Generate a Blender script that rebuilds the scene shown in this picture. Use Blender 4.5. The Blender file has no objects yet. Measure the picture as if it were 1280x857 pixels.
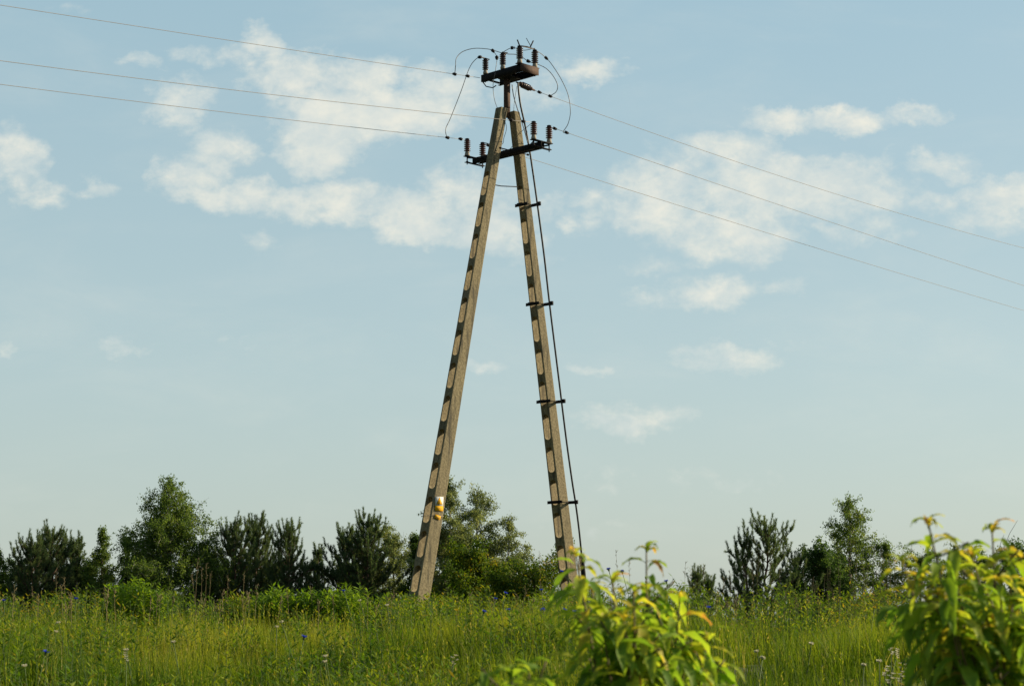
import bpy, bmesh, math, random
import numpy as np
from mathutils import Vector
R = math.radians
rng = np.random.default_rng(7)
random.seed(7)
sc = bpy.context.scene
col = sc.collection

# ------------------------------------------------------------------ camera
FPX = 2350.0                      # focal length in pixels of the 1280 wide photograph
PITCH = math.atan(346.5 / FPX)
EYE = Vector((0, 0, 1.6))
cam = bpy.data.cameras.new('camera')
cam.sensor_width = 36; cam.lens = FPX / 1280 * 36
cam.clip_start = 0.1; cam.clip_end = 4000
cam.dof.use_dof = True; cam.dof.focus_distance = 33; cam.dof.aperture_fstop = 6.0
cam_o = bpy.data.objects.new('camera', cam); col.objects.link(cam_o)
cam_o.location = EYE; cam_o.rotation_euler = (R(90) + PITCH, 0, 0)
sc.camera = cam_o
_f = Vector((0, math.cos(PITCH), math.sin(PITCH))); _u = Vector((0, -math.sin(PITCH), math.cos(PITCH)))

def at(px, py, Y):
    d = _f + Vector(((px - 640) / FPX, 0, 0)) + _u * ((428.5 - py) / FPX)
    return EYE + d * (Y / d.y)

# ------------------------------------------------------------------ sun, sky, exposure
SUN_EL = R(24); SUN = Vector((0.95, 0.312, 0)).normalized() * math.cos(SUN_EL) + Vector((0, 0, math.sin(SUN_EL)))
sl = bpy.data.lights.new('sun', 'SUN'); sl.energy = 5.0; sl.angle = R(0.5); sl.color = (1.0, 0.85, 0.60)
so = bpy.data.objects.new('sun', sl); col.objects.link(so)
so.rotation_euler = (-SUN).to_track_quat('-Z', 'Y').to_euler(); so.location = (60, 30, 40)
sc.view_settings.view_transform = 'Standard'; sc.view_settings.look = 'None'
sc.view_settings.exposure = 0.6; sc.view_settings.gamma = 1; sc.view_settings.use_curve_mapping = False
sc.render.engine = 'CYCLES'
sc.render.resolution_x = 1024; sc.render.resolution_y = 685

world = bpy.data.worlds.new('World'); sc.world = world; world.use_nodes = True
wt = world.node_tree; N = wt.nodes; Lk = wt.links
for n in list(N): N.remove(n)
def nd(t, tree=None, **kw):
    n = (tree or wt).nodes.new(t)
    for k, v in kw.items(): setattr(n, k, v)
    return n
def vm(op, a, b=None, c=None):
    n = nd('ShaderNodeVectorMath', operation=op)
    for i, v in enumerate((a, b, c)):
        if v is None: continue
        if isinstance(v, (tuple, list)): n.inputs[i].default_value = v
        else: Lk.new(v, n.inputs[i])
    return n.outputs['Value'] if op in ('DOT_PRODUCT', 'LENGTH') else n.outputs[0]
def mt(op, a, b=None, c=None, clamp=False):
    n = nd('ShaderNodeMath', operation=op); n.use_clamp = clamp
    for i, v in enumerate((a, b, c)):
        if v is None: continue
        if isinstance(v, (int, float)): n.inputs[i].default_value = v
        else: Lk.new(v, n.inputs[i])
    return n.outputs[0]
sky = nd('ShaderNodeTexSky', sky_type='NISHITA'); sky.sun_disc = False
sky.sun_elevation = SUN_EL; sky.sun_rotation = math.atan2(SUN.x, SUN.y)
sky.air_density = 1.0; sky.dust_density = 1.6; sky.ozone_density = 1.0
tc = nd('ShaderNodeTexCoord')
sep = nd('ShaderNodeSeparateXYZ'); Lk.new(tc.outputs['Generated'], sep.inputs[0])
ysafe = mt('MAXIMUM', sep.outputs[1], 0.05)
cu = mt('DIVIDE', sep.outputs[0], ysafe); cv = mt('DIVIDE', sep.outputs[2], ysafe)
comb = nd('ShaderNodeCombineXYZ'); Lk.new(cu, comb.inputs[0]); Lk.new(cv, comb.inputs[1])
uv = comb.outputs[0]
def noise(vec, scale, detail, rough, dist=0.0):
    n = nd('ShaderNodeTexNoise'); n.inputs['Scale'].default_value = scale; n.inputs['Detail'].default_value = detail
    n.inputs['Roughness'].default_value = rough; n.inputs['Distortion'].default_value = dist
    Lk.new(vec, n.inputs['Vector']); return n
stretch = vm('MULTIPLY_ADD', uv, (1.0, 1.35, 1.0), (3.17, 1.71, 0.4))
w1 = noise(stretch, 34, 5, 0.6)
warp = vm('MULTIPLY', vm('SUBTRACT', w1.outputs['Color'], (0.5, 0.5, 0.5)), (0.045, 0.03, 0))
uvw = vm('ADD', uv, warp)
# banks of fair-weather cloud: (direction as pixel, radii, weight)
BL = [(330,62,42,24,.9),(372,92,58,32,1),(440,100,62,30,1),(255,68,32,12,.55),(178,75,30,9,.5),(225,132,42,32,.9),
 (440,140,95,38,1.15),(520,135,80,34,1),(565,112,50,28,.9),(405,185,60,34,1.1),(275,190,34,34,.8),(250,225,50,30,.9),(300,245,65,22,1),
 (400,255,72,26,1.05),(460,250,55,24,.8),(530,272,50,32,1.05),(575,240,48,34,.95),(600,285,44,28,.9),(330,305,32,16,.6),(24,200,34,40,.95),
 (45,238,42,18,.7),(120,233,34,13,.75),(640,310,48,20,.6),(640,250,46,40,.6),(85,15,30,8,.5),(745,90,44,20,.85),(665,115,50,34,.55),
 (985,150,62,17,.9),(1060,150,62,17,.95),(1135,143,40,15,.95),(900,190,80,28,1),(845,232,74,34,1),(950,232,92,38,1.05),(1050,240,92,38,1),
 (905,292,72,36,1),(825,268,54,36,1),(1090,285,60,24,.7),(740,262,34,28,.6),(1180,205,44,18,.75),(1255,245,52,24,1),(1180,255,34,14,.6),
 (890,366,48,20,.75),(805,372,38,15,.5),(985,360,28,12,.5),(900,446,66,18,.75),(815,522,50,18,.75),(730,463,28,10,.5),(608,455,32,11,.5),
 (755,522,44,10,.45),(155,440,34,11,.45),(815,330,44,14,.45),(5,433,25,10,.4),(850,600,90,16,.35),(760,660,60,14,.35),(1230,270,60,20,.6),(330,440,50,20,.25),(1000,420,60,16,.3)]
acc = None
for (px, py, rx, ry, w) in BL:
    p = at(px, py, 1.0) - EYE
    sx, sy = FPX / rx, FPX / ry
    v = vm('MULTIPLY_ADD', uvw, (sx, sy, 0), (-p.x * sx, -p.z * sy, 0))
    w = w * 1.34; q = mt('MULTIPLY_ADD', vm('DOT_PRODUCT', v, v), -0.46 * w, w)
    acc = q if acc is None else mt('SMOOTH_MAX', acc, q, 0.06)
fr = mt('GREATER_THAN', sep.outputs[1], 0.2)
# the half of the sky behind the photographer: loose cloud too
w3 = noise(tc.outputs['Generated'], 3.2, 6, 0.6)
back = mt('MULTIPLY', mt('SUBTRACT', w3.outputs['Fac'], 0.45), 2.0)
acc = mt('ADD', mt('MULTIPLY', acc, fr), mt('MULTIPLY', back, mt('SUBTRACT', 1.0, fr)))
n1 = noise(stretch, 24, 9, 0.62, 0.25)
n2 = noise(stretch, 95, 6, 0.62, 0.2)
fld = mt('ADD', mt('MAXIMUM', acc, -0.4), mt('MULTIPLY', mt('SUBTRACT', n1.outputs['Fac'], 0.5), 2.1))
fld = mt('ADD', fld, mt('MULTIPLY', mt('SUBTRACT', n2.outputs['Fac'], 0.5), 1.3))
mr = nd('ShaderNodeMapRange', interpolation_type='SMOOTHSTEP'); Lk.new(fld, mr.inputs['Value'])
mr.inputs['From Min'].default_value = 0.12; mr.inputs['From Max'].default_value = 1.6
n3 = noise(stretch, 16, 3, 0.5)
alpha = mt('MULTIPLY', mr.outputs[0], mt('MULTIPLY_ADD', n3.outputs['Fac'], 0.35, 0.66), clamp=True)
tint = vm('MULTIPLY', sky.outputs[0], (1.0, 1.0, 1.0))
SKYMIX = nd('ShaderNodeMix', data_type='RGBA'); SKYMIX.inputs[0].default_value = 0.78
Lk.new(tint, SKYMIX.inputs[6])
# thin high veil that makes the blue pale, a little greener towards the horizon
vr = nd('ShaderNodeValToRGB'); Lk.new(sep.outputs[2], vr.inputs[0])
e = vr.color_ramp.elements; e[0].position = 0.0; e[0].color = (.47, .535, .485, 1); e[1].position = 0.35; e[1].color = (.33, .50, .57, 1)
e = vr.color_ramp.elements.new(0.13); e.color = (.425, .545, .55, 1)
e = vr.color_ramp.elements.new(0.75); e.color = (.07, .15, .26, 1)
veil = vm('MULTIPLY', vr.outputs[0], (7.4, 7.4, 7.4)); VEIL = veil.node
Lk.new(veil, SKYMIX.inputs[7])
n5 = noise(vm('MULTIPLY', uv, (1.0, 3.0, 1.0)), 7, 7, 0.6, 0.4)
cirrus = nd('ShaderNodeMapRange', interpolation_type='SMOOTHSTEP'); Lk.new(n5.outputs['Fac'], cirrus.inputs['Value'])
cirrus.inputs['From Min'].default_value = 0.42; cirrus.inputs['From Max'].default_value = 0.8; cirrus.inputs['To Max'].default_value = 0.15
alpha = mt('MAXIMUM', alpha, cirrus.outputs[0])
ccol = nd('ShaderNodeMix', data_type='RGBA'); n6 = noise(stretch, 44, 5, 0.6)
cf = nd('ShaderNodeMapRange'); Lk.new(n6.outputs['Fac'], cf.inputs['Value']); cf.inputs['From Min'].default_value = .38; cf.inputs['From Max'].default_value = .62
Lk.new(cf.outputs[0], ccol.inputs[0]); ccol.inputs[6].default_value = (4.7, 5.0, 4.75, 1); ccol.inputs[7].default_value = (5.9, 5.75, 5.0, 1)
cm = nd('ShaderNodeMix', data_type='RGBA'); Lk.new(alpha, cm.inputs[0]); Lk.new(SKYMIX.outputs[2], cm.inputs[6]); Lk.new(ccol.outputs[2], cm.inputs[7])
sdot = vm('DOT_PRODUCT', tc.outputs['Generated'], (SUN.x, SUN.y, 0.0))
sm_ = nd('ShaderNodeMapRange', interpolation_type='SMOOTHSTEP'); Lk.new(sdot, sm_.inputs['Value'])
sm_.inputs['From Min'].default_value = -0.75; sm_.inputs['From Max'].default_value = 0.02; sm_.inputs['To Min'].default_value = 0.42; sm_.inputs['To Max'].default_value = 1.0
bg = nd('ShaderNodeBackground'); bg.inputs[1].default_value = 0.1; Lk.new(vm('MULTIPLY', cm.outputs[2], sm_.outputs[0]), bg.inputs[0])
wo = nd('ShaderNodeOutputWorld'); Lk.new(bg.outputs[0], wo.inputs[0])

# ------------------------------------------------------------------ helpers
def tag(o, label=None, cat=None, group=None, kind=None):
    if label: o['label'] = label
    if cat: o['category'] = cat
    if group: o['group'] = group
    if kind: o['kind'] = kind
    return o
def empty(name, loc, label=None, cat=None, group=None):
    o = bpy.data.objects.new(name, None); col.objects.link(o); o.location = loc; o.empty_display_size = 0.2
    return tag(o, label, cat, group)
def origin(o):
    v = Vector((0, 0, 0))
    while o is not None: v += o.location; o = o.parent
    return v

class MB:
    def __init__(s): s.v = []; s.n = 0; s.f = {3: [], 4: []}; s.t = []; s.big = []
    def add(s, V, F, tint=0.5):
        V = np.asarray(V, float).reshape(-1, 3); F = np.asarray(F, int)
        if len(V) == 0: return
        s.f[F.shape[1]].append(F + s.n); s.v.append(V); s.n += len(V)
        s.t.append(np.broadcast_to(np.asarray(tint, float), (len(V),)).copy())
    def poly(s, V, faces, tint=0.5):
        base = s.n; V = np.asarray(V, float).reshape(-1, 3)
        s.v.append(V); s.n += len(V); s.t.append(np.full(len(V), tint, float))
        for f in faces:
            if len(f) in (3, 4): s.f[len(f)].append(np.array([f]) + base)
            else: s.big.append([i + base for i in f])
    def box(s, c, ax, dims, tint=0.5):
        c = Vector(c); A = [Vector(a).normalized() * d / 2 for a, d in zip(ax, dims)]
        V = [c + A[0] * i + A[1] * j + A[2] * k for k in (-1, 1) for j in (-1, 1) for i in (-1, 1)]
        s.poly([tuple(v) for v in V], [(0,2,3,1),(4,5,7,6),(0,1,5,4),(2,6,7,3),(0,4,6,2),(1,3,7,5)], tint)
    def tube(s, P, r, n=6, tint=0.5, caps=True):
        P = [Vector(p) for p in P]
        if not hasattr(r, '__len__'): r = [r] * len(P)
        V = []; ref = None
        for i, p in enumerate(P):
            d = (P[min(i + 1, len(P) - 1)] - P[max(i - 1, 0)])
            d = d.normalized() if d.length > 1e-9 else Vector((0, 0, 1))
            if ref is None: ref = d.orthogonal().normalized()
            ref = (ref - d * ref.dot(d)); ref = ref.normalized() if ref.length > 1e-6 else d.orthogonal().normalized()
            b = d.cross(ref)
            for k in range(n):
                a = 2 * math.pi * k / n
                V.append(tuple(p + (ref * math.cos(a) + b * math.sin(a)) * r[i]))
        F = [(i * n + k, i * n + (k + 1) % n, (i + 1) * n + (k + 1) % n, (i + 1) * n + k) for i in range(len(P) - 1) for k in range(n)]
        if caps: F += [tuple(range(n))[::-1], tuple((len(P) - 1) * n + k for k in range(n))]
        s.poly(V, F, tint)
    def lathe(s, c, prof, n=14, ax=(0, 0, 1), tint=0.5):
        ax = Vector(ax).normalized()
        s.tube_profile(Vector(c), ax, prof, n, tint)
    def tube_profile(s, c, ax, prof, n, tint):
        u = ax.orthogonal().normalized(); w = ax.cross(u); V = []
        for (h, r) in prof:
            for k in range(n):
                a = 2 * math.pi * k / n; V.append(tuple(c + ax * h + (u * math.cos(a) + w * math.sin(a)) * r))
        F = [(i * n + k, i * n + (k + 1) % n, (i + 1) * n + (k + 1) % n, (i + 1) * n + k) for i in range(len(prof) - 1) for k in range(n)]
        F += [tuple(range(n))[::-1], tuple((len(prof) - 1) * n + k for k in range(n))]
        s.poly(V, F, tint)
    def build(s, name, mat, parent=None, loc=None, smooth=False):
        off = origin(parent) if parent is not None else Vector(loc or (0, 0, 0))
        V = np.concatenate(s.v) - np.array(off); T = np.concatenate(s.t)
        me = bpy.data.meshes.new(name)
        loops = []; sizes = []
        for k in (3, 4):
            if s.f[k]:
                F = np.concatenate(s.f[k]); loops.append(F.ravel()); sizes.append(np.full(len(F), k))
        for b in s.big: loops.append(np.array(b)); sizes.append(np.array([len(b)]))
        loops = np.concatenate(loops); sizes = np.concatenate(sizes)
        me.vertices.add(len(V)); me.vertices.foreach_set('co', V.astype(np.float32).ravel())
        me.loops.add(len(loops)); me.loops.foreach_set('vertex_index', loops.astype(np.int32))
        me.polygons.add(len(sizes)); st = np.concatenate([[0], np.cumsum(sizes)[:-1]])
        me.polygons.foreach_set('loop_start', st.astype(np.int32))
        me.polygons.foreach_set('loop_total', sizes.astype(np.int32))
        a = me.attributes.new('tint', 'FLOAT', 'POINT'); a.data.foreach_set('value', T.astype(np.float32))
        me.update(calc_edges=True); me.validate()
        if smooth: me.polygons.foreach_set('use_smooth', np.ones(len(me.polygons), bool))
        me.materials.append(mat)
        o = bpy.data.objects.new(name, me); col.objects.link(o)
        if parent is not None: o.parent = parent
        else: o.location = off
        return o

def unit(V): return V / np.maximum(np.linalg.norm(V, axis=-1, keepdims=True), 1e-9)
def rdir(n):
    return unit(rng.normal(size=(n, 3)))
def cards(mb, P, D, L, W, tint, up=None):
    """small diamond leaves: P base points, D unit directions"""
    n = len(P)
    if n == 0: return
    D = unit(D); r = rdir(n) if up is None else up
    S = unit(np.cross(D, r)); L = np.broadcast_to(L, (n,))[:, None]; W = np.broadcast_to(W, (n,))[:, None]
    V = np.stack([P, P + D * L * .45 + S * W / 2, P + D * L, P + D * L * .45 - S * W / 2], 1)
    F = np.arange(n * 4).reshape(n, 4)
    mb.add(V.reshape(-1, 3), F, np.repeat(np.broadcast_to(tint, (n,)), 4))
def needles(mb, P, D, L, W, tint):
    n = len(P); D = unit(D); S = unit(np.cross(D, rdir(n))) * W / 2; L = np.broadcast_to(L, (n,))[:, None]
    V = np.stack([P + S, P - S, P + D * L], 1)
    mb.add(V.reshape(-1, 3), np.arange(n * 3).reshape(n, 3), np.repeat(np.broadcast_to(tint, (n,)), 3))
def blades(mb, P, H, W, lean, curve, tint, seg=3):
    """grass ribbons: P roots, H heights, lean (n,2) horizontal tip offset"""
    n = len(P); az = rng.uniform(0, math.pi, n); S = np.stack([np.cos(az), np.sin(az), np.zeros(n)], 1)
    lv = []
    for k in range(seg + 1):
        t = k / seg
        c = P + np.stack([lean[:, 0] * t ** curve, lean[:, 1] * t ** curve, H * (t - 0.18 * t ** 3 * np.minimum(1, np.hypot(lean[:, 0], lean[:, 1]) / H * 2))], 1)
        w = (W * (1 - 0.92 * t ** 1.6) / 2)[:, None]
        lv += [c - S * w, c + S * w]
    V = np.stack(lv, 1); m = 2 * (seg + 1)
    F = np.array([(2 * k, 2 * k + 1, 2 * k + 3, 2 * k + 2) for k in range(seg)])
    F = (np.arange(n)[:, None, None] * m + F[None]).reshape(-1, 4)
    mb.add(V.reshape(-1, 3), F, np.repeat(tint, m))

# ------------------------------------------------------------------ materials
def mat(name):
    m = bpy.data.materials.new(name); m.use_nodes = True; return m, m.node_tree, m.node_tree.nodes['Principled BSDF']
def leafmat(name, stops, trans=0.4, tmul=(1.5, 1.45, .8), rough=.6, spec=.12, nscale=None):
    m, t, p = mat(name); n = t.nodes; l = t.links
    a = n.new('ShaderNodeAttribute'); a.attribute_name = 'tint'
    r = n.new('ShaderNodeValToRGB'); cr = r.color_ramp
    while len(cr.elements) < len(stops): cr.elements.new(0.5)
    for el, (pos, c) in zip(cr.elements, stops): el.position = pos; el.color = (*c, 1)
    l.new(a.outputs['Fac'], r.inputs[0]); colr = r.outputs[0]
    if nscale:
        tx = n.new('ShaderNodeTexCoord'); ns = n.new('ShaderNodeTexNoise'); ns.inputs['Scale'].default_value = nscale; ns.inputs['Detail'].default_value = 3
        l.new(tx.outputs['Object'], ns.inputs['Vector'])
        ad = n.new('ShaderNodeMath'); ad.operation = 'MULTIPLY_ADD'; l.new(ns.outputs['Fac'], ad.inputs[0]); ad.inputs[1].default_value = .7; ad.inputs[2].default_value = -.35
        a2 = n.new('ShaderNodeMath'); a2.operation = 'ADD'; l.new(ad.outputs[0], a2.inputs[0]); l.new(a.outputs['Fac'], a2.inputs[1]); l.new(a2.outputs[0], r.inputs[0])
    l.new(colr, p.inputs['Base Color']); p.inputs['Roughness'].default_value = rough; p.inputs['Specular IOR Level'].default_value = spec
    tr = n.new('ShaderNodeBsdfTranslucent'); mu = n.new('ShaderNodeVectorMath'); mu.operation = 'MULTIPLY'; l.new(colr, mu.inputs[0]); mu.inputs[1].default_value = tmul
    l.new(mu.outputs[0], tr.inputs[0])
    mx = n.new('ShaderNodeMixShader'); mx.inputs[0].default_value = trans
    l.new(p.outputs[0], mx.inputs[1]); l.new(tr.outputs[0], mx.inputs[2]); l.new(mx.outputs[0], n['Material Output'].inputs[0])
    return m
def surfmat(name, c1, c2, scale=8, rough=.8, metal=0, bump=.2, detail=8, spec=.4, c3=None, s3=2.0, st=(1, 1, 1)):
    m, t, p = mat(name); n = t.nodes; l = t.links
    tx = n.new('ShaderNodeTexCoord'); ns = n.new('ShaderNodeTexNoise'); ns.inputs['Scale'].default_value = scale; ns.inputs['Detail'].default_value = detail; ns.inputs['Roughness'].default_value = .65
    l.new(tx.outputs['Object'], ns.inputs['Vector'])
    r = n.new('ShaderNodeValToRGB'); r.color_ramp.elements[0].position = .35; r.color_ramp.elements[1].position = .65
    r.color_ramp.elements[0].color = (*c1, 1); r.color_ramp.elements[1].color = (*c2, 1); l.new(ns.outputs['Fac'], r.inputs[0]); c = r.outputs[0]
    if c3:
        n2 = n.new('ShaderNodeTexNoise'); n2.inputs['Scale'].default_value = s3; n2.inputs['Detail'].default_value = 6; mp_ = n.new('ShaderNodeMapping'); mp_.inputs['Scale'].default_value = st; l.new(tx.outputs['Object'], mp_.inputs['Vector']); l.new(mp_.outputs[0], n2.inputs['Vector'])
        r2 = n.new('ShaderNodeValToRGB'); r2.color_ramp.elements[0].position = .52; r2.color_ramp.elements[1].position = .68; l.new(n2.outputs['Fac'], r2.inputs[0])
        mx = n.new('ShaderNodeMix'); mx.data_type = 'RGBA'; l.new(r2.outputs[0], mx.inputs[0]); l.new(c, mx.inputs[6]); mx.inputs[7].default_value = (*c3, 1); c = mx.outputs[2]
    l.new(c, p.inputs['Base Color']); p.inputs['Roughness'].default_value = rough; p.inputs['Metallic'].default_value = metal; p.inputs['Specular IOR Level'].default_value = spec
    if bump:
        b = n.new('ShaderNodeBump'); b.inputs['Strength'].default_value = bump; b.inputs['Distance'].default_value = .02; l.new(ns.outputs['Fac'], b.inputs['Height']); l.new(b.outputs[0], p.inputs['Normal'])
    return m
M = {}
M['concrete'] = surfmat('weathered_concrete', (.14,.116,.068), (.27,.225,.135), 26, .92, 0, .5, 9, .25, c3=(.085,.075,.052), s3=5.0, st=(2.2, 2.2, .28))
M['steel'] = surfmat('dark_painted_steel', (.007,.007,.009), (.015,.014,.015), 14, .8, 0, .1, spec=.2, c3=(.022,.014,.011), s3=9)
M['rust'] = surfmat('rusty_steel', (.04,.024,.018), (.10,.055,.036), 22, .85, .2, .3, c3=(.06,.035,.025), s3=10)
M['porcelain'] = surfmat('brown_porcelain', (.075,.028,.022), (.11,.04,.03), 4, .22, 0, 0, spec=.6)
M['porcelain_dark'] = surfmat('dark_brown_porcelain', (.030,.016,.020), (.05,.024,.026), 4, .22, 0, 0, spec=.6)
M['cement'] = surfmat('insulator_socket', (.22,.19,.15), (.34,.30,.24), 30, .8, .1, .1)
M['wire'] = surfmat('aluminium_wire', (.30,.27,.24), (.38,.34,.31), 5, .7, .1, 0)
M['wiredark'] = surfmat('dull_wire', (.09,.085,.085), (.15,.14,.13), 5, .55, .5, 0)
M['cable'] = surfmat('black_cable', (.012,.012,.014), (.02,.02,.024), 5, .45, 0, 0)
M['white'] = surfmat('sign_white', (.58,.57,.53), (.62,.61,.57), 9, .8, 0, 0, spec=.1)
M['yellow'] = surfmat('sign_yellow', (.60,.31,.012), (.66,.35,.015), 9, .8, 0, 0, spec=.1)
M['black'] = surfmat('sign_black', (.05,.04,.03), (.07,.06,.05), 9, .5, 0, 0)
M['earth'] = surfmat('ground_soil', (.045,.055,.02), (.09,.085,.04), 3, .95, 0, .4, c3=(.05,.07,.02), s3=.7)
M['bark'] = surfmat('brown_bark', (.05,.038,.028), (.11,.085,.06), 18, .9, 0, .3)
M['birchbark'] = surfmat('pale_birch_bark', (.10,.085,.07), (.42,.39,.34), 6, .85, 0, .2)
M['pinebark'] = surfmat('pine_bark', (.06,.038,.026), (.15,.085,.055), 12, .9, 0, .3)
M['twig'] = surfmat('green_brown_twig', (.08,.08,.025), (.16,.11,.04), 20, .7, 0, .1)
M['grass'] = leafmat('meadow_grass', [(0,(.04,.09,.006)),(.35,(.12,.188,.012)),(.7,(.235,.275,.018)),(.92,(.28,.28,.05)),(1,(.34,.27,.12))], .45, (1.5,1.4,.7))
M['weed'] = leafmat('weed_leaf', [(0,(.035,.09,.008)),(.5,(.095,.18,.013)),(.88,(.21,.26,.017)),(1,(.32,.25,.03))], .42, (1.5,1.4,.6))
M['shrub'] = leafmat('bright_shrub_leaf', [(0,(.07,.15,.014)),(.6,(.14,.25,.02)),(1,(.22,.32,.03))], .45, (1.5,1.4,.6))
M['birch'] = leafmat('birch_leaf', [(0,(.055,.10,.022)),(.6,(.12,.18,.038)),(1,(.19,.23,.045))], .48, (1.4,1.4,.8))
M['birchgrey'] = leafmat('silver_birch_leaf', [(0,(.10,.135,.055)),(.6,(.18,.22,.09)),(1,(.26,.29,.11))], .48, (1.4,1.35,.8))
M['oak'] = leafmat('dark_leaf', [(0,(.038,.075,.02)),(.7,(.08,.135,.03)),(1,(.13,.18,.035))], .42, (1.3,1.4,.8))
M['pine'] = leafmat('pine_needle', [(0,(.045,.08,.036)),(.6,(.095,.145,.058)),(1,(.17,.21,.085))], .4, (1.3,1.3,.8))
M['yellowbush'] = leafmat('yellow_green_leaf', [(0,(.04,.085,.012)),(.6,(.09,.15,.015)),(.9,(.22,.22,.015)),(1,(.35,.26,.02))], .42, (1.5,1.4,.5))
M['cherry'] = leafmat('sapling_leaf', [(0,(.075,.165,.022)),(.42,(.19,.32,.035)),(.72,(.36,.43,.05)),(.93,(.52,.42,.06)),(1,(.48,.25,.08))], .55, (1.45,1.4,.6), rough=.6, spec=.22, nscale=16)
M['stalk'] = surfmat('dry_stalk', (.11,.085,.04), (.22,.18,.08), 9, .9, 0, 0)
M['stem'] = surfmat('green_stem', (.05,.09,.02), (.09,.13,.03), 9, .8, 0, 0)
M['blue'] = leafmat('cornflower_petal', [(0,(.03,.06,.42)),(1,(.06,.10,.62))], .3, (1.2,1.2,1.2))
M['cream'] = leafmat('cream_petal', [(0,(.62,.58,.40)),(1,(.80,.78,.62))], .3, (1,1,1))
M['yellowpetal'] = leafmat('yellow_petal', [(0,(.55,.42,.03)),(1,(.70,.58,.05))], .3, (1,1,1))

# ------------------------------------------------------------------ ground
def vnoise(x, y, s, seed):
    r = np.random.default_rng(seed); tab = r.random((64, 64)); u = x / s + 500; v = y / s + 500
    i = np.floor(u).astype(int); j = np.floor(v).astype(int); f = u - i; g_ = v - j; f = f * f * (3 - 2 * f); g_ = g_ * g_ * (3 - 2 * g_)
    T = lambda a, b: tab[a % 64, b % 64]
    return (T(i, j) * (1 - f) + T(i + 1, j) * f) * (1 - g_) + (T(i, j + 1) * (1 - f) + T(i + 1, j + 1) * f) * g_
def gz(x, y):
    x = np.asarray(x, float); y = np.asarray(y, float)
    t = np.clip((y - 4) / 18, 0, 1); z = 1.06 * t * t * (3 - 2 * t)
    z = z - .004 * np.clip(y - 24, 0, 60)
    z = z + .05 * np.sin(x * .45 + 1) * np.cos(y * .3) * np.clip(y / 10, 0, 1)
    z = z + ((vnoise(x, y, 1.0, 31) - .5) * .36 + (vnoise(x, y, 2.6, 32) - .5) * .16) * np.clip((23 - y) / 5, 0.12, 1) * np.clip(y / 8, 0, 1)
    return z
ys = np.concatenate([np.arange(-30, 0, 3), np.arange(0, 40, .3), np.arange(40, 100, 4), np.array([100, 150, 250, 500, 1000, 2500])])
xs = np.concatenate([np.array([-2500, -800, -300, -120, -60]), np.arange(-20, 20.1, .3), np.array([60, 120, 300, 800, 2500])])
X, Yg = np.meshgrid(xs, ys); Z = gz(X, Yg)
V = np.stack([X, Yg, Z], -1).reshape(-1, 3); nx = len(xs); ny = len(ys)
idx = np.arange(nx * ny).reshape(ny, nx)
F = np.stack([idx[:-1, :-1], idx[:-1, 1:], idx[1:, 1:], idx[1:, :-1]], -1).reshape(-1, 4)
g = MB(); g.add(V, F); tag(g.build('ground', M['earth'], smooth=True), kind='structure')
def G(x, y): return float(gz(x, y))
def gp(px, Y):                       # ground point under a picture column at depth Y
    p = at(px, 775, Y); return Vector((p.x, Y, G(p.x, Y)))

# ------------------------------------------------------------------ power pole
a_ = Vector((1, -1, 0)).normalized()      # crossarm direction (right and nearer)
b_ = Vector((1, 1, 0)).normalized()       # line direction (right and farther)
UP = Vector((0, 0, 1))
pole = empty('power_pole', (0, 33, G(0, 33)), 'tall A-shaped concrete power pole with two windowed legs standing in the meadow', 'power pole')

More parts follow.
